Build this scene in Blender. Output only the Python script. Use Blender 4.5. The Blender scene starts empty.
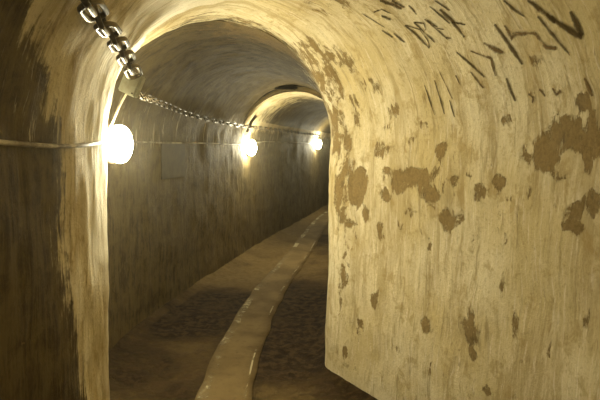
import bpy, bmesh, math, random
from mathutils import Vector, Matrix, noise
from mathutils.bvhtree import BVHTree
random.seed(7)
scene = bpy.context.scene
COL = scene.collection
EYE = 1.6
SPRING = 1.62

# ------------------------------------------------------------------ helpers
def link(name, me, mat=None, parent=None):
    o = bpy.data.objects.new(name, me)
    COL.objects.link(o)
    if mat is not None:
        me.materials.append(mat)
    if parent is not None:
        o.parent = parent
    return o

def obj(name, bm, mat, parent=None, smooth=True):
    me = bpy.data.meshes.new(name)
    bmesh.ops.recalc_face_normals(bm, faces=bm.faces)
    bm.to_mesh(me); bm.free()
    if smooth:
        for p in me.polygons: p.use_smooth = True
    return link(name, me, mat, parent)

def thing(name, label, cat, loc=(0, 0, 0), rot=None, group=None):
    o = bpy.data.objects.new(name, None)
    o.empty_display_size = 0.05
    COL.objects.link(o)
    o.location = loc
    if rot is not None: o.rotation_euler = rot
    tag(o, label, cat, group)
    return o

def tag(o, label, cat, group=None):
    o['label'] = label; o['category'] = cat
    if group: o['group'] = group
    return o

def struct(o):
    o['kind'] = 'structure'
    return o

def add_box(bm, c, s, bev=0.0, M=None):
    r = bmesh.ops.create_cube(bm, size=1.0)
    vs = r['verts']
    for v in vs:
        v.co = Vector((v.co.x*s[0], v.co.y*s[1], v.co.z*s[2]))
    if bev > 0:
        es = list({e for v in vs for e in v.link_edges})
        rr = bmesh.ops.bevel(bm, geom=es, offset=bev, segments=2, affect='EDGES')
        vs = list({v for f in rr['faces'] for v in f.verts} | {v for v in vs if v.is_valid})
    for v in vs:
        v.co = v.co + Vector(c)
        if M is not None: v.co = M @ v.co
    return vs

def add_tube(bm, pts, r, n=8, closed=False, rad=None):
    pts = [Vector(p) for p in pts]
    rings = []
    N = len(pts)
    up = None
    for i, p in enumerate(pts):
        if closed:
            d = pts[(i+1) % N] - pts[i-1]
        else:
            d = pts[min(i+1, N-1)] - pts[max(i-1, 0)]
        d.normalize()
        if up is None:
            up = Vector((0, 0, 1)) if abs(d.z) < .9 else Vector((1, 0, 0))
        a = up - d*up.dot(d)
        a.normalize(); up = a
        b = d.cross(a)
        rr = rad[i] if rad else r
        rings.append([bm.verts.new(p + (a*math.cos(t)+b*math.sin(t))*rr)
                      for t in [2*math.pi*k/n for k in range(n)]])
    for i in range(N if closed else N-1):
        A, B = rings[i], rings[(i+1) % N]
        for k in range(n):
            bm.faces.new((A[k], A[(k+1) % n], B[(k+1) % n], B[k]))
    if not closed:
        bm.faces.new(list(reversed(rings[0]))); bm.faces.new(rings[-1])

def add_lathe(bm, prof, n=24, M=None):
    rings = []
    for r, z in prof:
        if r < 1e-6:
            v = bm.verts.new((0, 0, z)); rings.append([v]); continue
        rings.append([bm.verts.new((r*math.cos(2*math.pi*k/n), r*math.sin(2*math.pi*k/n), z)) for k in range(n)])
    for A, B in zip(rings, rings[1:]):
        for k in range(n):
            k2 = (k+1) % n
            if len(A) == 1 and len(B) == 1: continue
            if len(A) == 1: bm.faces.new((A[0], B[k], B[k2]))
            elif len(B) == 1: bm.faces.new((A[k], A[k2], B[0]))
            else: bm.faces.new((A[k], A[k2], B[k2], B[k]))
    if M is not None:
        for ring in rings:
            for v in ring: v.co = M @ v.co

def catmull(P, u):
    n = len(P)-1
    i = min(max(int(u), 0), n-1)
    t = u-i
    p0, p1, p2, p3 = P[max(i-1, 0)], P[i], P[i+1], P[min(i+2, n)]
    return [0.5*((2*b)+(-a+c)*t+(2*a-5*b+4*c-d)*t*t+(-a+3*b-3*c+d)*t*t*t) for a, b, c, d in zip(p0, p1, p2, p3)]

# ------------------------------------------------------------------ node helpers
class NT:
    def __init__(s, name):
        s.m = bpy.data.materials.new(name); s.m.use_nodes = True
        s.t = s.m.node_tree; s.t.nodes.clear()
        s.out = s.n('ShaderNodeOutputMaterial')
    def n(s, typ, **kw):
        x = s.t.nodes.new(typ)
        for k, v in kw.items(): setattr(x, k, v)
        return x
    def l(s, a, b): s.t.links.new(a, b)
    def val(s, sock, v):
        if hasattr(v, 'is_output') or isinstance(v, bpy.types.NodeSocket): s.l(v, sock)
        else: sock.default_value = v
    def math(s, op, a, b=0.0, clamp=False):
        x = s.n('ShaderNodeMath', operation=op); x.use_clamp = clamp
        s.val(x.inputs[0], a); s.val(x.inputs[1], b)
        return x.outputs[0]
    def ramp(s, v, lo, hi, a=0.0, b=1.0):
        x = s.n('ShaderNodeMapRange'); x.interpolation_type = 'SMOOTHSTEP'
        s.val(x.inputs[0], v); s.val(x.inputs[1], lo); s.val(x.inputs[2], hi); s.val(x.inputs[3], a); s.val(x.inputs[4], b)
        return x.outputs[0]
    def mix(s, f, a, b, mode='MIX'):
        x = s.n('ShaderNodeMix', data_type='RGBA', blend_type=mode)
        s.val(x.inputs[0], f)
        s.val(x.inputs[6], a if not isinstance(a, tuple) else (*a, 1)); s.val(x.inputs[7], b if not isinstance(b, tuple) else (*b, 1))
        return x.outputs[2]
    def noise(s, vec, scale, detail=4, rough=.55, dist=0.0):
        x = s.n('ShaderNodeTexNoise'); s.l(vec, x.inputs['Vector'])
        x.inputs['Scale'].default_value = scale; x.inputs['Detail'].default_value = detail
        x.inputs['Roughness'].default_value = rough; x.inputs['Distortion'].default_value = dist
        return x.outputs[0]
    def mapping(s, vec, sc, loc=(0, 0, 0)):
        x = s.n('ShaderNodeMapping'); s.l(vec, x.inputs[0]); x.inputs['Scale'].default_value = sc; x.inputs['Location'].default_value = loc
        return x.outputs[0]
    def bsdf(s, col, rough=.9, bump=None, bstr=.3, bdist=.01, metal=0.0, spec=.3):
        b = s.n('ShaderNodeBsdfPrincipled')
        s.val(b.inputs['Base Color'], col if not isinstance(col, tuple) else (*col, 1))
        s.val(b.inputs['Roughness'], rough); s.val(b.inputs['Metallic'], metal)
        b.inputs['Specular IOR Level'].default_value = spec
        if bump is not None:
            bp = s.n('ShaderNodeBump'); bp.inputs['Strength'].default_value = bstr; bp.inputs['Distance'].default_value = bdist
            s.l(bump, bp.inputs['Height']); s.l(bp.outputs[0], b.inputs['Normal'])
        s.l(b.outputs[0], s.out.inputs[0])
        return b

WASH = (.70, .61, .395)
PEEL = (.19, .125, .045)
RAW = (.15, .112, .045)

def plaster_material():
    s = NT('limewashed_concrete')
    uv = s.n('ShaderNodeUVMap'); uv.uv_map = 'UVMap'
    uvv = uv.outputs[0]
    geo = s.n('ShaderNodeTexCoord').outputs['Object']
    at = s.n('ShaderNodeAttribute'); at.attribute_name = 'dirt_and_shade'; dirt_and_shade = at.outputs['Fac']
    a2 = s.n('ShaderNodeAttribute'); a2.attribute_name = 'stain'; stain = a2.outputs['Fac']
    warp = s.noise(geo, 5.0, 4, .6)
    wv = s.n('ShaderNodeVectorMath', operation='MULTIPLY_ADD')
    cmb = s.n('ShaderNodeCombineXYZ'); s.l(warp, cmb.inputs[0]); s.l(s.noise(geo, 6.5, 3, .6), cmb.inputs[1])
    s.l(cmb.outputs[0], wv.inputs[0]); wv.inputs[1].default_value = (.045, .10, 0); s.l(uvv, wv.inputs[2])
    wuv = wv.outputs[0]
    streak = s.noise(s.mapping(wuv, (26, 2.2, 1)), 1.0, 9, .70, .15)
    streak2 = s.noise(s.mapping(wuv, (75, 5.0, 1), (5, 2, 0)), 1.0, 6, .70, .2)
    streakb = s.noise(s.mapping(wuv, (7, 1.1, 1), (9, 3, 0)), 1.0, 7, .66, .3)
    big = s.noise(geo, 1.6, 5, .6)
    med = s.noise(geo, 9.0, 8, .72, .3)
    edge = s.noise(s.mapping(wuv, (19, 8, 1)), 1.0, 9, .76, .7)
    fine = s.noise(geo, 70.0, 5, .7)
    sep = s.n('ShaderNodeSeparateXYZ'); s.l(uvv, sep.inputs[0]); vv = sep.outputs[1]
    # limewash: yellowed and worn by damp streaks
    wash = s.mix(s.ramp(big, .35, .68), WASH, (.56, .45, .225))
    wash = s.mix(s.math('MULTIPLY', s.ramp(streak, .52, .66), .7), wash, (.29, .21, .085))
    wash = s.mix(s.math('MULTIPLY', s.ramp(streakb, .49, .61), .6), wash, (.38, .28, .12))
    wash = s.mix(s.math('MULTIPLY', s.ramp(med, .51, .63), .6), wash, (.36, .25, .09))
    wash = s.mix(s.math('MULTIPLY', s.ramp(streak2, .53, .66), .45), wash, (.84, .76, .58))
    wash = s.mix(s.math('MULTIPLY', s.ramp(fine, .52, .68), .5), wash, (.36, .26, .11))
    wash = s.mix(s.ramp(dirt_and_shade, -.05, -.4), wash, s.mix(s.ramp(streak, .50, .66), (.82, .76, .60), (.52, .43, .26)))  # negative values whiten the wash where the corner strip is lamplit
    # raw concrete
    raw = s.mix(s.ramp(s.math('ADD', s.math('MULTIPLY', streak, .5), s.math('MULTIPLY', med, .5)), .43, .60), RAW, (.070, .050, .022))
    raw = s.mix(s.math('MULTIPLY', s.ramp(streak2, .56, .70), .40), raw, (.28, .225, .11))
    raw = s.mix(s.math('MULTIPLY', s.ramp(big, .5, .68), .4), raw, (.20, .15, .07))
    # pale lime drips on the shoulder of the vault
    drip = s.math('MULTIPLY', s.ramp(vv, 1.52, 1.62), s.ramp(vv, 1.98, 1.80))
    drip = s.math('MULTIPLY', drip, s.ramp(streak, .555, .62))
    raw = s.mix(s.math('MULTIPLY', drip, .75), raw, (.62, .54, .36))
    dmask = s.ramp(s.math('ADD', dirt_and_shade, s.math('MULTIPLY', s.math('SUBTRACT', s.math('ADD', streak, s.math('MULTIPLY', med, .6)), .80), 1.0)), .42, .60)
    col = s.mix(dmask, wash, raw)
    # peeled patches
    pm = s.math('ADD', stain, s.math('MULTIPLY', s.math('SUBTRACT', s.math('ADD', edge, s.math('MULTIPLY', med, .6)), .80), 2.4))
    pmask = s.ramp(pm, .44, .62)
    peel = s.mix(s.ramp(fine, .35, .65), PEEL, (.26, .18, .07))
    peel = s.mix(s.math('MULTIPLY', s.ramp(med, .46, .34), .7), peel, (.085, .055, .02))
    col = s.mix(s.math('MULTIPLY', pmask, .94), col, peel)
    # small scattered flakes
    fl = s.math('MULTIPLY', s.ramp(edge, .59, .66), s.ramp(big, .42, .58))
    col = s.mix(s.math('MULTIPLY', fl, .65), col, PEEL)
    h = s.math('ADD', s.math('MULTIPLY', streak, .9), s.math('MULTIPLY', fine, .35))
    h = s.math('ADD', h, s.math('MULTIPLY', med, .8))
    h = s.math('SUBTRACT', h, s.math('MULTIPLY', pmask, .35))
    s.bsdf(col, s.math('SUBTRACT', .9, s.math('MULTIPLY', dmask, .12)), h, .7, .022, spec=.16)
    return s.m

def floor_material():
    s = NT('packed_earth')
    g = s.n('ShaderNodeTexCoord').outputs['Object']
    a = s.noise(g, 1.8, 5, .6, .3); b = s.noise(g, 14, 6, .68, .2); c = s.noise(g, 60, 4, .6)
    at = s.n('ShaderNodeAttribute'); at.attribute_name = 'dirt_and_shade'; d = at.outputs['Fac']
    m = s.ramp(s.math('ADD', d, s.math('MULTIPLY', s.math('SUBTRACT', s.math('ADD', a, b), 1.0), 1.3)), .25, .80)
    col = s.mix(m, s.mix(s.ramp(b, .35, .65), (.125, .083, .030), (.19, .13, .052)), s.mix(s.ramp(b, .38, .62), (.018, .011, .005), (.075, .046, .019)))
    h = s.math('ADD', s.math('MULTIPLY', b, 1.0), s.math('MULTIPLY', c, .3))
    s.bsdf(col, .95, s.math('MULTIPLY', h, s.math('ADD', .35, m)), .8, .035, spec=.15)
    return s.m

def path_material():
    s = NT('worn_path_concrete')
    g = s.n('ShaderNodeTexCoord').outputs['Object']
    a = s.noise(g, 3.0, 5, .6, .3); b = s.noise(g, 25, 5, .65)
    col = s.mix(s.ramp(a, .35, .65), (.13, .088, .033), (.20, .14, .058))
    col = s.mix(s.math('MULTIPLY', s.ramp(b, .5, .75), .5), col, (.08, .052, .022))
    s.bsdf(col, .9, b, .5, .012, spec=.2)
    return s.m

def paint_line_material():
    s = NT('worn_white_paint')
    g = s.n('ShaderNodeTexCoord').outputs['Object']
    a = s.noise(g, 26.0, 6, .75, .3); b = s.noise(g, 1.9, 3, .5)
    d = s.n('ShaderNodeBsdfDiffuse'); d.inputs[0].default_value = (.62, .54, .34, 1)
    t = s.n('ShaderNodeBsdfTransparent')
    mx = s.n('ShaderNodeMixShader')
    f = s.math('MULTIPLY', s.ramp(s.math('ADD', a, s.math('MULTIPLY', s.math('SUBTRACT', b, .5), 1.4)), .46, .68), .75)
    s.l(f, mx.inputs[0]); s.l(t.outputs[0], mx.inputs[1]); s.l(d.outputs[0], mx.inputs[2]); s.l(mx.outputs[0], s.out.inputs[0])
    return s.m

def soot_material(name, col, lo, hi):
    s = NT(name)
    g = s.n('ShaderNodeTexCoord').outputs['Object']
    a = s.noise(g, 34.0, 6, .7, .3); b = s.noise(g, 9, 3, .5)
    d = s.n('ShaderNodeBsdfDiffuse'); d.inputs[0].default_value = (*col, 1)
    t = s.n('ShaderNodeBsdfTransparent'); mx = s.n('ShaderNodeMixShader')
    uvn = s.n('ShaderNodeUVMap'); uvn.uv_map = 'UVMap'
    sep = s.n('ShaderNodeSeparateXYZ'); s.l(uvn.outputs[0], sep.inputs[0])
    prof = s.ramp(s.math('ABSOLUTE', s.math('SUBTRACT', sep.outputs[0], .5)), .0, .5, .35, -.45)
    v = s.math('ADD', s.math('ADD', a, s.math('MULTIPLY', s.math('SUBTRACT', b, .5), .6)), prof)
    f = s.math('MULTIPLY', s.ramp(v, lo, hi), .8)
    s.l(f, mx.inputs[0]); s.l(t.outputs[0], mx.inputs[1]); s.l(d.outputs[0], mx.inputs[2]); s.l(mx.outputs[0], s.out.inputs[0])
    return s.m

def simple(name, c1, c2, scale=30, rough=.6, metal=0.0, bstr=.3, spec=.4):
    s = NT(name)
    g = s.n('ShaderNodeTexCoord').outputs['Object']
    a = s.noise(g, scale, 5, .6)
    s.bsdf(s.mix(s.ramp(a, .38, .62), c1, c2), rough, a, bstr, .002, metal, spec)
    return s.m

def lamp_material(strength):
    s = NT('glowing_lamp_glass')
    e = s.n('ShaderNodeEmission'); e.inputs[0].default_value = (1.0, .927, .65, 1); e.inputs[1].default_value = strength
    s.l(e.outputs[0], s.out.inputs[0])
    return s.m

M_WALL = plaster_material()
M_FLOOR = floor_material()
M_PATH = path_material()
M_LINE = paint_line_material()
M_SOOT = soot_material('soot_paint', (.075, .05, .02), .34, .86)
M_FADED = soot_material('faded_soot_paint', (.16, .105, .045), .46, .85)
M_CHAIN = simple('weathered_steel', (.026, .018, .010), (.22, .18, .11), 11, .42, .5)
M_BOX = simple('beige_enamel', (.40, .40, .32), (.31, .30, .22), 18, .55)
M_IRON = simple('rusty_iron', (.03, .02, .012), (.08, .05, .025), 40, .8)
M_VENT = simple('sooty_black_iron', (.008, .006, .004), (.014, .011, .007), 30, .95, spec=.05)
M_CABLE = simple('splashed_cable_sheath', (.62, .56, .42), (.14, .10, .055), 5.5, .6)
M_HATCH = simple('stained_hatch_plate', (.085, .064, .03), (.055, .041, .019), 9, .7)
M_LAMP = lamp_material(310.0)

# ------------------------------------------------------------------ tunnel shell
# stations: left x,y | right x,y | rise of vault | dirt (bare concrete, painted shade) left, crown, right
A_ST = [
 (-.95, -2.6, 1.00, -2.6, .86), (-.95, -1.2, 1.02, -1.2, .86), (-.94, .2, 1.03, .2, .86),
 (-.92, 1.1, 1.01, 1.2, .85), (-.915, 1.6, .95, 1.75, .85), (-.925, 2.05, .82, 2.3, .84),
 (-.985, 2.45, .60, 2.85, .81), (-1.03, 2.70, .40, 3.25, .79), (-1.085, 2.90, .215, 3.50, .77), (-1.20, 3.12, .225, 3.82, .77)]
B_ST = [
 (-1.25, 3.14, .225, 3.82, .81), (-1.33, 3.35, .24, 4.08, .82), (-1.385, 3.70, .28, 4.5, .82), (-1.36, 4.20, .31, 4.9, .81),
 (-1.28, 4.80, .36, 5.3, .80), (-1.11, 5.80, .44, 5.9, .78), (-.93, 6.65, .58, 6.6, .77), (-.83, 7.10, .66, 7.0, .77)]
C_ST = [
 (-.83, 7.10, .66, 7.0, .70), (-.57, 8.4, .88, 8.1, .70), (-.05, 10.5, 1.42, 10.1, .70), (.35, 12.2, 1.83, 11.8, .70), (.80, 14.1, 2.3, 13.6, .70),
 (1.9, 17.3, 3.3, 16.6, .70), (3.5, 20.2, 4.7, 19.1, .70)]

def station(ST, u):
    return catmull(ST, u)

def profile(st, q, zb=-.04):
    """q in [0,3]: 0-1 left wall, 1-2 vault, 2-3 right wall"""
    lx, ly, rx, ry, rise = st
    L = Vector((lx, ly, 0)); R = Vector((rx, ry, 0))
    if q <= 1: return Vector((lx, ly, zb + (SPRING-zb)*q))
    if q >= 2: return Vector((rx, ry, SPRING - (SPRING-zb)*(q-2)))
    th = math.pi*(q-1)
    c = (L+R)/2; h = (R-L)/2
    p = c - h*math.cos(th)
    p.z = SPRING + rise*math.sin(th)
    return p

# (x, y, z, radius across, radius up, strength)
STAINS = [
    (0.679, 2.635, 1.496, 0.057, 0.031, 0.60), (0.713, 2.554, 1.402, 0.037, 0.045, 0.60), (0.861, 2.143, 1.399, 0.037, 0.033, 0.55), (0.823, 2.268, 1.538, 0.037, 0.022, 0.50),
    (0.895, 2.021, 1.451, 0.028, 0.039, 0.50), (0.599, 2.839, 1.647, 0.053, 0.032, 0.50), (0.640, 2.732, 1.724, 0.068, 0.031, 0.45), (0.773, 2.403, 1.646, 0.058, 0.027, 0.50),
    (0.847, 2.194, 1.728, 0.036, 0.033, 0.50), (0.572, 2.926, 1.167, 0.042, 0.057, 0.50), (0.639, 2.785, 0.886, 0.037, 0.050, 0.50), (0.862, 2.168, 1.010, 0.028, 0.051, 0.50),
    (0.750, 2.495, 0.865, 0.035, 0.039, 0.50), (0.916, 1.903, 1.200, 0.030, 0.045, 0.50), (0.574, 2.920, 0.433, 0.057, 0.053, 0.55), (0.701, 2.612, 0.453, 0.036, 0.054, 0.50),
    (0.938, 1.858, 0.872, 0.027, 0.043, 0.50), (0.360, 3.296, 1.343, 0.096, 0.140, 1.00), (0.316, 3.344, 1.467, 0.059, 0.103, 0.80), (0.551, 2.934, 1.411, 0.088, 0.080, 1.00),
    (0.619, 2.787, 1.444, 0.162, 0.059, 1.00), (0.660, 2.676, 1.375, 0.110, 0.057, 0.95), (0.507, 3.025, 1.462, 0.062, 0.047, 0.70), (0.732, 2.512, 1.454, 0.055, 0.034, 0.70),
    (0.805, 2.322, 1.415, 0.054, 0.059, 0.80), (0.773, 2.417, 1.485, 0.087, 0.028, 0.60), (0.847, 2.205, 1.469, 0.045, 0.042, 0.85), (0.295, 3.381, 1.607, 0.053, 0.103, 0.60),
    (0.474, 3.106, 1.588, 0.088, 0.061, 0.70), (0.483, 3.086, 1.717, 0.069, 0.047, 0.50), (0.910, 1.953, 1.607, 0.094, 0.082, 0.95), (0.934, 1.842, 1.672, 0.121, 0.070, 1.00),
    (0.957, 1.727, 1.643, 0.063, 0.111, 0.85), (0.937, 1.763, 1.762, 0.049, 0.043, 0.90), (0.941, 1.786, 1.347, 0.056, 0.028, 1.00), (0.947, 1.772, 1.405, 0.035, 0.031, 0.90),
    (0.962, 1.706, 1.437, 0.047, 0.053, 0.85), (0.931, 1.867, 1.508, 0.050, 0.029, 0.50), (0.884, 2.064, 1.586, 0.045, 0.056, 0.60), (0.409, 3.234, 1.186, 0.042, 0.057, 0.80),
    (0.491, 3.087, 1.098, 0.058, 0.073, 0.80), (0.735, 2.550, 1.244, 0.066, 0.070, 0.80), (0.809, 2.374, 1.187, 0.032, 0.042, 0.65), (0.687, 2.664, 0.666, 0.074, 0.052, 0.80),
    (0.800, 2.329, 0.774, 0.066, 0.105, 0.85), (0.812, 2.320, 0.672, 0.047, 0.047, 0.80), (0.471, 3.124, 0.667, 0.056, 0.075, 0.75), (0.324, 3.336, 0.245, 0.038, 0.054, 0.75),
    (0.847, 2.203, 0.547, 0.035, 0.035, 0.80), (0.890, 2.058, 0.875, 0.027, 0.082, 0.55), (0.966, 1.690, 1.045, 0.029, 0.067, 0.50), (0.267, 3.394, 1.320, 0.075, 0.290, 0.72),
    (0.233, 3.457, 1.711, 0.117, 0.195, 0.68), (0.127, 3.481, 1.957, 0.148, 0.267, 0.68), (-0.041, 3.955, 2.250, 0.305, 0.153, 0.66), (0.308, 3.364, 0.794, 0.047, 0.174, 0.55),
    (0.695, 2.616, 1.587, 0.065, 0.061, 0.62), (0.767, 2.471, 1.295, 0.062, 0.043, 0.60), (-0.262, 3.892, 2.391, 0.518, 0.135, 0.75), (0.040, 3.328, 2.185, 0.286, 0.086, 0.60),
    (0.185, 3.355, 1.996, 0.105, 0.166, 0.60), (0.249, 3.183, 2.107, 0.138, 0.094, 0.50), (0.395, 3.107, 1.960, 0.118, 0.068, 0.50), (0.521, 2.959, 1.814, 0.100, 0.058, 0.40),
    (-0.345, 3.404, 2.376, 0.123, 0.074, 0.50), (0.331, 3.302, 1.833, 0.070, 0.128, 0.55), (0.879, 1.999, 1.813, 0.060, 0.023, 0.50), (0.330, 3.342, 1.065, 0.093, 0.131, 0.45),
    (0.247, 3.409, 1.774, 0.045, 0.092, 0.60), (0.604, 2.832, 1.266, 0.099, 0.056, 0.50), (0.507, 3.059, 1.319, 0.051, 0.060, 0.70), (0.900, 2.008, 0.727, 0.045, 0.056, 0.50),
    (0.406, 3.237, 0.434, 0.064, 0.091, 0.50), (0.851, 1.915, 1.928, 0.081, 0.035, 0.35), (0.284, 3.390, 0.582, 0.037, 0.136, 0.50), (0.683, 2.670, 1.078, 0.032, 0.074, 0.45),
    (0.132, 2.817, 2.344, 0.205, 0.052, 0.40), (0.864, 2.156, 1.228, 0.042, 0.068, 0.40), (0.942, 1.823, 1.073, 0.031, 0.067, 0.40)]
def stain_at(p):
    s = 0.0
    for x, y, z, rh, rv, k in STAINS:
        dx = (p.x-x); dy = (p.y-y); dz = (p.z-z)
        d = (dx*dx+dy*dy)/(rh*rh) + dz*dz/(rv*rv)
        if d < 4: s = max(s, k*math.exp(-d*d*.9))
    return s

def dirt_and_shade_A(u, q):
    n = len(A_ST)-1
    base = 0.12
    # bare concrete near left with shade painted in to the lamplight's edge; limewash beyond
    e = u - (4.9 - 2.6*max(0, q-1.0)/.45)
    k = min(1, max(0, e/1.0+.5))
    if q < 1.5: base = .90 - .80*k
    if q < 1.6: base -= .55*k*min(1, (1.6-q)/.3)*min(1, max(0, (u-5.2)/.8))  # lamplight on the corner strip, put into the colour as a paler wash
    if q < .75: base += .95*(1-q/.75)*k*min(1, max(0, (8.3-u)/1.0))  # strip turns darker again towards its foot
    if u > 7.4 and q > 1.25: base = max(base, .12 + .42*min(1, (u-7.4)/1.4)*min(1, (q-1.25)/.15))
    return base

def dirt_B(u, q):
    # whitewash survives on the right side, bare on the left and overhead
    n = len(B_ST)-1
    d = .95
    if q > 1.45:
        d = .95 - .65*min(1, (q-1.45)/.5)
    return d

def tone_C(u, q):
    if q < 1: return .93
    if q < 1.15: return .93 - .65*(q-1)/.15
    return .28 if u < .35 else (.28 + .5*min(1, u-.35))  # vault palest at its near end, darker farther in

def shell(name, ST, nu, qa, qb, nq, dirt_and_shade, amp=.018):
    """one stretch of wall or vault as a dense grid"""
    n = len(ST)-1
    sts = [station(ST, n*i/nu) for i in range(nu+1)]
    qs = [qa + (qb-qa)*j/nq for j in range(nq+1)]
    mid = [profile(s, 1.5) for s in sts]
    cum = [0.0]
    for a, b in zip(mid, mid[1:]): cum.append(cum[-1] + ((b-a).length))
    verts = []; uvs = []; A = []; S = []
    for i, st in enumerate(sts):
        c = (Vector((st[0], st[1], 0)) + Vector((st[2], st[3], 0)))/2
        prev = None; v = 0.0
        # perimeter length measured from the floor on the left
        full = [profile(st, k/20*3) for k in range(61)]
        for j, q in enumerate(qs):
            p = profile(st, q)
            if q <= 1: v = p.z
            elif q <= 2: v = SPRING + (q-1)*1.25*((Vector((st[0]-st[2], st[1]-st[3], 0)).length+2*st[4])/2)*1.0
            else: v = SPRING + 1.25*((Vector((st[0]-st[2], st[1]-st[3], 0)).length+2*st[4])/2) + SPRING - p.z
            nd = (Vector((c.x, c.y, min(p.z, SPRING)+.0)) - p)
            if q > 1 and q < 2: nd = Vector((c.x, c.y, SPRING-.0)) - p
            nd.normalize()
            f = noise.fractal(p*2.3, 1.0, 2.0, 3)*.9 + noise.fractal(Vector((p.x*9, p.y*9, p.z*3.0)), 1.0, 2.0, 3)*.35
            verts.append(p + nd*amp*f)
            uvs.append((cum[i], v)); A.append(dirt_and_shade(n*i/nu, q)); S.append(stain_at(p))
    W = nq+1
    faces = [(i*W+j, (i+1)*W+j, (i+1)*W+j+1, i*W+j+1) for i in range(nu) for j in range(nq)]
    me = bpy.data.meshes.new(name)
    me.from_pydata(verts, [], faces)
    uvl = me.uv_layers.new(name='UVMap')
    for l in me.loops: uvl.data[l.index].uv = uvs[l.vertex_index]
    for nm, dat in (('dirt_and_shade', A), ('stain', S)):
        at = me.attributes.new(nm, 'FLOAT', 'POINT'); at.data.foreach_set('value', dat)
    for p in me.polygons: p.use_smooth = True
    return struct(link(name, me, M_WALL))

def ring(name, S1, S2, dirt_and_shade, nq=90):
    """the step between two stretches of different size"""
    verts = []; uvs = []
    qs = [3*j/nq for j in range(nq+1)]
    for q in qs:
        a = profile(S1, q); b = profile(S2, q)
        for k in range(5):
            p = a.lerp(b, k/4)
            verts.append(p); uvs.append((k*.03, q*1.3))
    faces = [(j*5+k, j*5+k+1, (j+1)*5+k+1, (j+1)*5+k) for j in range(nq) for k in range(4)]
    me = bpy.data.meshes.new(name); me.from_pydata(verts, [], faces)
    uvl = me.uv_layers.new(name='UVMap')
    for l in me.loops: uvl.data[l.index].uv = uvs[l.vertex_index]
    at = me.attributes.new('dirt_and_shade', 'FLOAT', 'POINT'); at.data.foreach_set('value', [dirt_and_shade]*len(verts))
    at = me.attributes.new('stain', 'FLOAT', 'POINT'); at.data.foreach_set('value', [0.0]*len(verts))
    return struct(link(name, me, M_WALL))

shells = []
for (ST, nu, d) in ((A_ST, 240, dirt_and_shade_A), (B_ST, 150, dirt_B), (C_ST, 150, tone_C)):
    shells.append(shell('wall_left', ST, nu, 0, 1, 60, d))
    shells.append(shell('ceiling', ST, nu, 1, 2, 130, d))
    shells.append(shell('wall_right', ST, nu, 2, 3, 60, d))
ring('trim_1', A_ST[-1], B_ST[0], .6)
ring('trim_2', B_ST[-1], C_ST[0], .3)

def cap(name, st):
    pts = [profile(st, 3*k/90) for k in range(91)]
    me = bpy.data.meshes.new(name); me.from_pydata(pts, [], [tuple(range(91))])
    uvl = me.uv_layers.new(name='UVMap')
    for l in me.loops: uvl.data[l.index].uv = (me.vertices[l.vertex_index].co.x, me.vertices[l.vertex_index].co.z)
    at = me.attributes.new('dirt_and_shade', 'FLOAT', 'POINT'); at.data.foreach_set('value', [.5]*91)
    at = me.attributes.new('stain', 'FLOAT', 'POINT'); at.data.foreach_set('value', [0.0]*91)
    return struct(link(name, me, M_WALL))
cap('wall_back', A_ST[0]); cap('wall_far', C_ST[-1])

# floor ------------------------------------------------------------
PATH = [(-.30, 1.2), (-.42, 2.4), (-.455, 3.3), (-.43, 4.2), (-.335, 5.4), (-.16, 6.6), (.06, 8.0), (.32, 10.0), (.66, 12.0), (1.30, 14.4), (2.3, 17.2), (3.6, 19.5)]
def path_pt(u): return Vector((*catmull(PATH, u), 0))
PP = [path_pt(len(PATH[:-1])*i/220) for i in range(221)]
def path_dist(p):
    return min((p.x-a.x)**2+(p.y-a.y)**2 for a in PP[::4])**.5

def floor_z(p, e):
    z = noise.fractal(p*1.7, 1.0, 2.0, 3)*.012 + noise.fractal(p*9, 1.0, 2.0, 3)*.008
    return z + .06*math.exp(-max(e, 0)/.09)

def build_floor():
    allst = [station(A_ST, (len(A_ST)-1)*i/90) for i in range(91)] + [station(B_ST, (len(B_ST)-1)*i/110) for i in range(111)] + [station(C_ST, (len(C_ST)-1)*i/110) for i in range(111)]
    nv = 60; verts = []; A = []
    for st in allst:
        L = Vector((st[0], st[1], 0)); R = Vector((st[2], st[3], 0)); w = (R-L).length
        ext = .05/w
        for j in range(nv+1):
            t = -ext + (1+2*ext)*j/nv
            p = L.lerp(R, t)
            e = min(t, 1-t)*w
            pd = path_dist(p)
            z = floor_z(p, e)
            z *= min(1, max(0.25, (pd-.15)/.2))
            # dark broken ground: two beds either side of the path
            d = .30
            side = (p - PP[min(range(0, 221, 4), key=lambda k: (PP[k]-p).length_squared)]).x
            if side > 0: d = .30 + .60*math.exp(-((p.y-4.6)/1.5)**4) + .35*math.exp(-((p.y-9.0)/.8)**2)
            else: d = .20 + .62*math.exp(-((p.y-4.75)/.85)**4)*(1 if e > .1 else .7)
            if p.y < 4.6: d = max(d, min(.62, .62+.0*(4.6-p.y)))
            verts.append(p+Vector((0, 0, z))); A.append(d)
    W = nv+1; n = len(allst)
    faces = [(i*W+j, i*W+j+1, (i+1)*W+j+1, (i+1)*W+j) for i in range(n-1) for j in range(nv)]
    me = bpy.data.meshes.new('floor'); me.from_pydata(verts, [], faces)
    at = me.attributes.new('dirt_and_shade', 'FLOAT', 'POINT'); at.data.foreach_set('value', A)
    for p in me.polygons: p.use_smooth = True
    return struct(link('floor', me, M_FLOOR))
build_floor()

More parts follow.
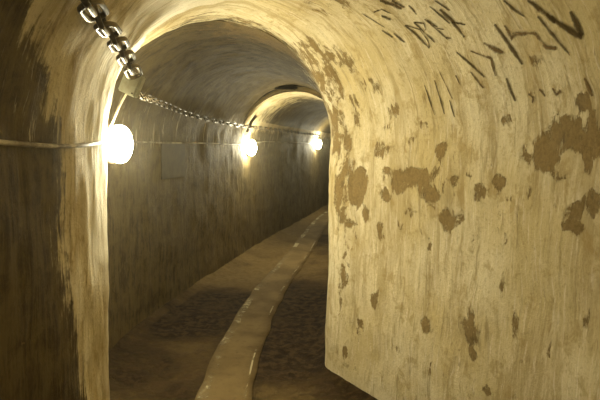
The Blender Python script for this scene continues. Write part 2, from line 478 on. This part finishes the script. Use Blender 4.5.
def strip(name, mat, off, half, z, thick, s0=0.0, s1=1.0, jig=.0):
    bm = bmesh.new(); rows = []
    n = len(PATH)-1; N = 200
    for i in range(N+1):
        u = n*(s0+(s1-s0)*i/N)
        p = path_pt(u); d = (path_pt(min(u+.05, n)) - path_pt(max(u-.05, 0))).normalized()
        sd = Vector((d.y, -d.x, 0))
        w1 = half + jig*noise.noise(p*3.1); w2 = half + jig*noise.noise(p*3.1+Vector((9, 0, 0)))
        a = p + sd*(off-w1); b = p + sd*(off+w2)
        row = []
        for k in range(5):
            q = a.lerp(b, k/4); q.z = z + .004*noise.noise(q*6)*(1 if thick > .004 else 0)
            row.append(q)
        r = [bm.verts.new(row[0]-Vector((0, 0, thick)))] + [bm.verts.new(q) for q in row] + [bm.verts.new(row[-1]-Vector((0, 0, thick)))]
        rows.append(r)
    for A, B in zip(rows, rows[1:]):
        for k in range(6): bm.faces.new((A[k], A[k+1], B[k+1], B[k]))
    return struct(obj(name, bm, mat))
strip('trim_3', M_PATH, 0, .175, .010, .05, jig=.022)
strip('trim_4', M_LINE, -.13, .03, .0195, .001, .16, .95, jig=.02)
strip('trim_5', M_LINE, .135, .005, .0195, .001, .16, .6, jig=.012)

# ------------------------------------------------------------------ lamps
def normal_left(ST, u, n):
    a = station(ST, max(u-.05, 0)); b = station(ST, min(u+.05, n))
    d = Vector((b[0]-a[0], b[1]-a[1], 0)).normalized()
    return Vector((d.y, -d.x, 0))

def make_lamp(label, loc, nrm):
    nrm = Vector(nrm).normalized()
    rz = math.atan2(nrm.y, nrm.x)
    t = thing('wall_lamp', label, 'lamp', loc, (0, 0, rz), 'lamps along the left wall')
    R = Matrix.Rotation(math.pi/2, 4, 'Y')   # lathe axis -> +x
    OV = Matrix.Diagonal((1, 1, 1.38, 1))
    bm = bmesh.new(); add_lathe(bm, [(0, -.02), (.080, -.02), (.086, -.012), (.086, .012), (.076, .022), (0, .022)], 28, OV @ R)
    obj('lamp_base', bm, M_IRON, t)
    bm = bmesh.new()
    add_lathe(bm, [(.060, .0221), (.072, .030), (.080, .048), (.081, .066), (.076, .086), (.062, .104), (.036, .117), (0, .121)], 28, OV @ R)
    g = obj('lamp_glass', bm, M_LAMP, t); g['label'] = 'glowing glass dome'
    return t
LAMP_H = EYE + .0
lamp_specs = [
 ('glowing wall lamp nearest the camera, half hidden by the left wall corner', (-1.125, 3.10, 1.585), (.9, -.35, 0)),
 ('glowing wall lamp in the middle of the row, below the dark bracket', (-.755, 7.45, 1.56), (1, -.75, 0)),
 ('smallest and farthest glowing wall lamp, by the dark tunnel bend', (.345, 12.1, 1.65), (1, -.8, 0)),
]
for lab, loc, nr in lamp_specs: make_lamp(lab, loc, nr)
make_lamp('unseen extra wall lamp behind the viewer, added to light the near walls', (-.91, -1.3, 1.62), (1, 0, 0))  # out of view; added to carry on the row and light the near walls

# ------------------------------------------------------------------ chains
def link_bm(L, w, r, straight=12):
    bm = bmesh.new(); pts = []
    a = L/2 - w/2
    for k in range(9):
        t = -math.pi/2 + math.pi*k/8; pts.append((a+math.cos(t)*w/2, math.sin(t)*w/2, 0))
    for k in range(9):
        t = math.pi/2 + math.pi*k/8; pts.append((-a+math.cos(t)*w/2, math.sin(t)*w/2, 0))
    add_tube(bm, pts, r, 8, closed=True)
    return bm

def resample(pts, pitch, sag=0.0):
    P = []
    n = len(pts)-1
    dense = [Vector(catmull(pts, n*i/400)) for i in range(401)]
    out = [dense[0]]; acc = 0.0; last = dense[0]
    for a in dense[1:]:
        if (a-out[-1]).length >= pitch: 
            out.append(out[-1] + (a-out[-1]).normalized()*pitch)
    return out

def make_chain(name, label, pts, pitch, w, r):
    P = resample(pts, pitch)
    root = thing(name, label, 'chain', P[0])
    bm = link_bm(pitch + 2*r + w*.14, w, r)
    first = None
    for i in range(len(P)-1):
        c = (P[i]+P[i+1])/2 - P[0]; d = (P[i+1]-P[i]).normalized()
        q = d.to_track_quat('X', 'Z')
        M = Matrix.Translation(c) @ q.to_matrix().to_4x4() @ Matrix.Rotation(math.radians(70 + 90*(i % 2) + random.uniform(-10, 10)), 4, 'X')
        if first is None:
            first = obj('link', bm, M_CHAIN, root); o = first
        else:
            o = first.copy(); COL.objects.link(o); o.parent = root
        o.matrix_local = M
    return root, P
near_pts = [(-.79, -.2, 2.06), (-.68, .45, 2.0), (-.60, 1.05, 2.005), (-.601, 1.35, 2.02), (-.661, 1.6, 2.028), (-.713, 1.88, 2.02), (-.772, 2.2, 2.012), (-.825, 2.45, 1.998), (-.875, 2.7, 1.975), (-.893, 2.82, 1.95)]
make_chain('chain', 'heavy rusty chain of big links running from the top left to the beige box', near_pts, .128, .068, .0105)
far_pts = [(-.90, 2.93, 1.86), (-1.03, 3.9, 1.885), (-1.11, 5.1, 1.885), (-.95, 6.2, 1.86), (-.69, 7.3, 1.845), (-.12, 9.6, 1.85), (.42, 11.8, 1.85)]
make_chain('chain', 'long thin chain of small links stretching from the beige box past the far lamps', far_pts, .125, .05, .0058)

# junction box ------------------------------------------------------
bx = thing('junction_box', 'small beige square junction box on the vault edge above the near lamp', 'box', (-.93, 2.88, 1.915), (0, math.radians(24), math.radians(-8)))
bm = bmesh.new(); add_box(bm, (0, 0, 0), (.105, .05, .125), .006); obj('box_body', bm, M_BOX, bx, False)
bm = bmesh.new(); add_box(bm, (0, -.029, 0), (.094, .008, .112), .003); obj('lid', bm, M_BOX, bx, False)
for sx in (-1, 1):
    bm = bmesh.new(); add_lathe(bm, [(.005, 0), (.005, .003), (.003, .004), (0, .004)], 10, Matrix.Translation((sx*.036, -.033, -sx*.045)) @ Matrix.Rotation(math.pi/2, 4, 'X'))
    obj('screw', bm, M_IRON, bx)

# cables -------------------------------------------------------------
def cable(label, pts, r=.008, mat=None):
    n = len(pts)-1
    P = [Vector(catmull(pts, n*i/120)) for i in range(121)]
    bm = bmesh.new(); add_tube(bm, P, r, 8)
    return tag(obj('cable', bm, mat or M_CABLE), label, 'cable', 'cables between the lamps')
cable('sagging whitewash-splashed cable across the near left wall to the first lamp', [(-.93, .9, 1.60), (-.905, 1.4, 1.597), (-.90, 1.6, 1.588), (-.90, 1.9, 1.578), (-.925, 2.2, 1.580), (-.985, 2.5, 1.588), (-1.05, 2.78, 1.598), (-1.12, 3.0, 1.60)], .0085)
cable('thin cable running down from the beige box to the near lamp', [(-.965, 2.89, 1.86), (-1.02, 2.93, 1.79), (-1.07, 2.98, 1.72), (-1.125, 3.06, 1.665)], .006)
cable('thin cable along the left wall between the near and middle lamps', [(-1.19, 3.15, 1.60), (-1.345, 3.6, 1.60), (-1.35, 4.2, 1.60), (-1.25, 4.9, 1.60), (-1.09, 5.75, 1.605), (-.90, 6.7, 1.60), (-.76, 7.35, 1.60)], .008)
cable('thin cable along the left wall between the middle and farthest lamps', [(-.75, 7.5, 1.62), (-.555, 8.4, 1.66), (-.28, 9.5, 1.655), (-.03, 10.5, 1.665), (.30, 12.0, 1.65)], .008)

# bracket, hatch and roof slot ---------------------------------------
br = thing('wall_bracket', 'dark iron bracket holding the chain on the vault above the middle lamp', 'bracket', (-.73, 7.22, 1.90), (0, 0, 0))
bm = bmesh.new()
add_tube(bm, [(-.02, .0, -.13), (.01, 0, -.05), (.04, 0, .02), (.10, 0, .10)], .021, 8)
obj('strap', bm, M_IRON, br)
bm = bmesh.new(); add_box(bm, (.045, -.01, -.05), (.05, .05, .02), .004); obj('hook', bm, M_IRON, br, False)

SHELLS = {}
hatch_c = Vector((-1.235, 5.05, 1.43))
hd = Vector((.165, 1, 0)).normalized()
hm = Matrix.Rotation(math.atan2(hd.y, hd.x), 4, 'Z')
ht = thing('wall_hatch', 'dark rectangular hatch plate set in the left wall between near and middle lamps', 'hatch', hatch_c, (0, 0, math.atan2(hd.y, hd.x)))
bm = bmesh.new(); add_box(bm, (0, 0, 0), (.56, .012, .34), .004); obj('plate', bm, M_HATCH, ht, False)

vt = thing('roof_vent', 'small dark vent slot in the crown of the vault', 'vent', (-.24, 6.95, 2.362), (0, 0, 0))
bm = bmesh.new(); add_box(bm, (0, 0, 0), (.34, .13, .03), .008); obj('vent_frame', bm, M_VENT, vt, False)
for k in range(3):
    bm = bmesh.new(); add_box(bm, (0, -.04+.04*k, -.018), (.29, .012, .012), .002); obj('grille_bar', bm, M_VENT, vt, False)

# ------------------------------------------------------------------ writing on the vault
WRITING = [('scrawled_inscription', 'small dark scrawl high on the near vault, leftmost of the writing', [[(0.024, 0, [(0.355, 2.542, 2.295), (0.38, 2.533, 2.284), (0.404, 2.522, 2.273), (0.428, 2.508, 2.26), (0.451, 2.493, 2.248)]), (0.017, 0, [(0.405, 2.5, 2.285), (0.424, 2.493, 2.273), (0.443, 2.482, 2.26), (0.462, 2.474, 2.248)])],
  [(0.011, 0, [(0.291, 2.718, 2.277), (0.311, 2.718, 2.266), (0.33, 2.716, 2.255), (0.349, 2.708, 2.242), (0.368, 2.699, 2.229), (0.386, 2.688, 2.215), (0.404, 2.68, 2.203)]), (0.024, 0, [(0.379, 2.627, 2.243), (0.399, 2.611, 2.232), (0.419, 2.598, 2.222)]), (0.011, 0, [(0.343, 2.651, 2.267), (0.357, 2.616, 2.266), (0.372, 2.585, 2.265), (0.392, 2.575, 2.254), (0.413, 2.566, 2.243)])],
  [(0.017, 0, [(0.395, 2.713, 2.195), (0.413, 2.706, 2.182), (0.43, 2.698, 2.17), (0.448, 2.691, 2.157)]), (0.017, 0, [(0.448, 2.665, 2.171), (0.466, 2.662, 2.157), (0.484, 2.657, 2.141), (0.502, 2.649, 2.126)])],
  [(0.017, 0, [(0.473, 2.441, 2.248), (0.482, 2.439, 2.239), (0.491, 2.437, 2.23), (0.501, 2.439, 2.22), (0.511, 2.44, 2.209)])]]), ('scrawled_inscription', 'dark painted scrawl of narrow capitals in the middle of the near vault', [[(0.017, 0, [(0.482, 2.563, 2.188), (0.499, 2.557, 2.173), (0.515, 2.548, 2.158), (0.532, 2.541, 2.143), (0.548, 2.536, 2.126), (0.564, 2.531, 2.109), (0.58, 2.525, 2.092), (0.595, 2.515, 2.074)]), (0.011, 0, [(0.486, 2.558, 2.187), (0.504, 2.538, 2.177), (0.522, 2.518, 2.166), (0.54, 2.496, 2.156), (0.553, 2.496, 2.14), (0.566, 2.496, 2.123), (0.58, 2.496, 2.107), (0.587, 2.505, 2.093), (0.594, 2.511, 2.078)])],
  [(0.017, 0, [(0.511, 2.499, 2.188), (0.526, 2.492, 2.173), (0.541, 2.487, 2.159), (0.555, 2.479, 2.144), (0.572, 2.474, 2.127), (0.589, 2.469, 2.109), (0.605, 2.463, 2.092)]), (0.011, 0, [(0.515, 2.494, 2.187), (0.53, 2.469, 2.179), (0.546, 2.444, 2.171), (0.553, 2.452, 2.16), (0.56, 2.459, 2.149), (0.558, 2.471, 2.144), (0.557, 2.484, 2.14)])],
  [(0.017, 0, [(0.543, 2.417, 2.183), (0.559, 2.411, 2.169), (0.575, 2.407, 2.155), (0.591, 2.4, 2.141), (0.604, 2.395, 2.128), (0.616, 2.39, 2.115), (0.629, 2.386, 2.103), (0.642, 2.382, 2.09)]), (0.024, 0, [(0.551, 2.411, 2.177), (0.566, 2.403, 2.165), (0.581, 2.394, 2.154), (0.595, 2.384, 2.142)]), (0.011, 0, [(0.594, 2.394, 2.14), (0.605, 2.377, 2.134), (0.617, 2.363, 2.129)]), (0.011, 0, [(0.633, 2.384, 2.099), (0.642, 2.374, 2.095), (0.65, 2.364, 2.091)])],
  [(0.011, 0, [(0.543, 2.329, 2.217), (0.557, 2.325, 2.204), (0.571, 2.321, 2.192), (0.585, 2.318, 2.179), (0.599, 2.316, 2.167), (0.614, 2.315, 2.155), (0.628, 2.311, 2.143)])],
  [(0.024, 0, [(0.578, 2.294, 2.196), (0.591, 2.294, 2.185), (0.604, 2.293, 2.174), (0.617, 2.29, 2.162), (0.629, 2.287, 2.15), (0.641, 2.287, 2.136), (0.653, 2.288, 2.123), (0.665, 2.287, 2.108), (0.676, 2.284, 2.094), (0.686, 2.278, 2.079)]), (0.011, 0, [(0.632, 2.296, 2.144), (0.646, 2.273, 2.136), (0.66, 2.253, 2.129), (0.672, 2.228, 2.121)])],
  [(0.011, 0, [(0.551, 2.279, 2.228), (0.565, 2.272, 2.217), (0.581, 2.268, 2.206), (0.596, 2.263, 2.195), (0.61, 2.255, 2.183)])],
  [(0.011, 1, [(0.652, 2.527, 1.966), (0.662, 2.528, 1.948), (0.673, 2.528, 1.93), (0.682, 2.525, 1.911), (0.69, 2.519, 1.893), (0.697, 2.511, 1.874), (0.704, 2.503, 1.856), (0.711, 2.494, 1.838)]), (0.011, 1, [(0.702, 2.435, 1.941), (0.713, 2.43, 1.918), (0.723, 2.421, 1.895)])],
  [(0.011, 0, [(0.617, 2.674, 1.922), (0.625, 2.673, 1.9), (0.633, 2.671, 1.879), (0.64, 2.668, 1.858), (0.648, 2.665, 1.836), (0.655, 2.662, 1.815), (0.663, 2.658, 1.793), (0.67, 2.654, 1.772)])],
  [(0.011, 0, [(0.646, 2.593, 1.937), (0.654, 2.598, 1.917), (0.662, 2.601, 1.897), (0.67, 2.602, 1.877), (0.677, 2.601, 1.857), (0.684, 2.599, 1.836), (0.69, 2.595, 1.815), (0.695, 2.59, 1.794), (0.7, 2.581, 1.773)])],
  [(0.011, 0, [(0.705, 2.521, 1.836), (0.71, 2.517, 1.816), (0.716, 2.511, 1.795), (0.721, 2.505, 1.775), (0.727, 2.5, 1.755)])]]), ('scrawled_inscription', 'large broad dark strokes of writing at the right on the near vault', [[(0.024, 0, [(0.738, 2.074, 2.088), (0.748, 2.071, 2.074), (0.757, 2.068, 2.06), (0.767, 2.065, 2.046), (0.777, 2.061, 2.032), (0.786, 2.057, 2.018), (0.795, 2.053, 2.003), (0.803, 2.047, 1.989), (0.812, 2.043, 1.975), (0.821, 2.04, 1.96), (0.83, 2.034, 1.946), (0.837, 2.028, 1.931)])],
  [(0.024, 1, [(0.736, 2.18, 2.036), (0.749, 2.158, 2.021), (0.762, 2.137, 2.005), (0.776, 2.118, 1.996), (0.788, 2.098, 1.987)])],
  [(0.024, 1, [(0.756, 2.02, 2.072), (0.767, 2.022, 2.057), (0.777, 2.023, 2.042), (0.788, 2.024, 2.026), (0.789, 2.006, 2.032), (0.791, 1.987, 2.037), (0.798, 1.965, 2.032), (0.805, 1.941, 2.027), (0.811, 1.917, 2.023), (0.816, 1.89, 2.017)]), (0.024, 1, [(0.816, 1.89, 2.017), (0.823, 1.881, 2.003), (0.83, 1.872, 1.99), (0.838, 1.863, 1.976), (0.846, 1.856, 1.963), (0.853, 1.835, 1.958), (0.861, 1.814, 1.953)])],
  [(0.017, 0, [(0.722, 1.953, 2.144), (0.733, 1.947, 2.133), (0.743, 1.94, 2.121), (0.753, 1.933, 2.109), (0.762, 1.922, 2.098), (0.771, 1.91, 2.087), (0.78, 1.899, 2.077)])],
  [(0.024, 0, [(0.762, 1.839, 2.115), (0.77, 1.828, 2.104), (0.778, 1.817, 2.093), (0.786, 1.807, 2.082), (0.794, 1.798, 2.072), (0.802, 1.79, 2.06), (0.811, 1.781, 2.049), (0.819, 1.772, 2.037), (0.827, 1.764, 2.026)]), (0.017, 0, [(0.796, 1.83, 2.06), (0.804, 1.826, 2.049), (0.812, 1.821, 2.037), (0.82, 1.817, 2.025), (0.828, 1.813, 2.014), (0.835, 1.807, 2.002), (0.843, 1.801, 1.99), (0.85, 1.796, 1.978), (0.857, 1.789, 1.967), (0.863, 1.781, 1.955), (0.869, 1.773, 1.943), (0.875, 1.765, 1.932), (0.881, 1.756, 1.92)])],
  [(0.024, 0, [(0.806, 1.785, 2.056), (0.814, 1.775, 2.046), (0.822, 1.765, 2.035), (0.829, 1.755, 2.025), (0.836, 1.743, 2.014), (0.843, 1.733, 2.004), (0.85, 1.722, 1.995), (0.857, 1.711, 1.987), (0.863, 1.701, 1.978), (0.869, 1.689, 1.97), (0.875, 1.678, 1.962)]), (0.024, 0, [(0.832, 1.68, 2.04), (0.84, 1.68, 2.028), (0.847, 1.681, 2.016), (0.854, 1.68, 2.004), (0.861, 1.679, 1.992), (0.867, 1.678, 1.98), (0.873, 1.675, 1.967)])],
  [(0.017, 0, [(0.683, 2.372, 2.033), (0.692, 2.354, 2.018), (0.703, 2.339, 2.004), (0.713, 2.324, 1.99), (0.723, 2.309, 1.976), (0.733, 2.297, 1.963), (0.743, 2.285, 1.949), (0.753, 2.275, 1.936), (0.763, 2.263, 1.923), (0.772, 2.25, 1.91)])],
  [(0.017, 1, [(0.714, 2.275, 2.021), (0.725, 2.256, 2.012), (0.737, 2.239, 2.003), (0.747, 2.218, 1.994), (0.756, 2.194, 1.985), (0.765, 2.173, 1.976), (0.773, 2.176, 1.959), (0.779, 2.178, 1.941), (0.786, 2.18, 1.923), (0.793, 2.181, 1.906)]), (0.017, 0, [(0.735, 2.325, 1.94), (0.744, 2.314, 1.925), (0.752, 2.303, 1.91), (0.761, 2.293, 1.896), (0.77, 2.284, 1.881), (0.778, 2.273, 1.867)])],
  [(0.017, 0, [(0.819, 2.131, 1.892), (0.825, 2.13, 1.876), (0.831, 2.128, 1.86), (0.837, 2.126, 1.844), (0.843, 2.122, 1.829), (0.849, 2.118, 1.815), (0.855, 2.113, 1.8)])],
  [(0.017, 1, [(0.915, 1.722, 1.842), (0.921, 1.718, 1.827), (0.927, 1.715, 1.813), (0.933, 1.713, 1.798), (0.939, 1.71, 1.784)])],
  [(0.017, 1, [(0.87, 2.033, 1.82), (0.875, 2.02, 1.813), (0.879, 2.007, 1.807), (0.88, 2.013, 1.796), (0.882, 2.019, 1.785)]), (0.017, 1, [(0.88, 1.963, 1.832), (0.885, 1.949, 1.818), (0.891, 1.936, 1.804)]), (0.017, 1, [(0.894, 1.892, 1.828), (0.9, 1.887, 1.815), (0.906, 1.883, 1.803), (0.906, 1.87, 1.81), (0.906, 1.857, 1.818)])]])]

def surface_tree():
    bm = bmesh.new()
    for o in shells[:3]:
        bm.from_mesh(o.data)
    return BVHTree.FromBMesh(bm)
SURF = surface_tree()
for name, label, letters in WRITING:
    c0 = Vector(letters[0][0][2][0])
    root = thing(name, label, 'writing', c0, None, 'scrawled writing on the vault')
    for strokes in letters:
        bm = bmesh.new(); uvl = bm.loops.layers.uv.new('UVMap')
        fad = strokes[0][1]
        for wd, f_, pts in strokes:
            pts = [Vector(p) for p in pts]; prev = None; N = len(pts)
            for i, p in enumerate(pts):
                d = (pts[min(i+1, N-1)] - pts[max(i-1, 0)]).normalized()
                loc, nrm, _, _ = SURF.find_nearest(p)
                if nrm.dot(Vector((0, 0, EYE)) - p + Vector((0, .5, 0))) < 0: nrm = -nrm
                sd = nrm.cross(d).normalized()
                tw = wd*(.55 + .6*math.sin(math.pi*min(1, (i+.6)/N)))*(1+.25*noise.noise(p*25))
                row = []
                for k in (-1, 0, 1):
                    q = p + sd*tw*k
                    l2, n2, _, _ = SURF.find_nearest(q)
                    row.append(bm.verts.new(l2 + nrm*.003 - c0))
                if prev:
                    for k in range(2):
                        fc = bm.faces.new((prev[k], prev[k+1], row[k+1], row[k]))
                        us = (k*.5, k*.5+.5, k*.5+.5, k*.5)
                        for lp, uu in zip(fc.loops, us): lp[uvl].uv = (uu, 0)
                prev = row
        obj('letter', bm, M_FADED if fad else M_SOOT, root)

# ------------------------------------------------------------------ camera and view
cam = bpy.data.cameras.new('camera'); co = bpy.data.objects.new('camera', cam); COL.objects.link(co)
co.location = (0, 0, EYE)
cam.sensor_width = 36; cam.lens = 31.2
co.rotation_euler = (Matrix.Rotation(math.radians(90-5.93), 3, 'X') @ Matrix.Rotation(math.radians(1.4), 3, 'Z')).to_euler()
cam.clip_start = .02
scene.camera = co
w = bpy.data.worlds.new('world'); scene.world = w; w.use_nodes = True
w.node_tree.nodes['Background'].inputs[0].default_value = (0, 0, 0, 1)
vs = w.node_tree.nodes.new('ShaderNodeVolumeScatter')   # thin haze added to give the lamps soft halos
vs.inputs['Density'].default_value = .0045; vs.inputs['Anisotropy'].default_value = .83; vs.inputs['Color'].default_value = (.92, .82, .58, 1)
w.node_tree.links.new(vs.outputs[0], w.node_tree.nodes['World Output'].inputs['Volume'])
scene.view_settings.view_transform = 'Standard'; scene.view_settings.look = 'None'
scene.view_settings.gamma = 1; scene.view_settings.use_curve_mapping = False
scene.view_settings.exposure = 0.0
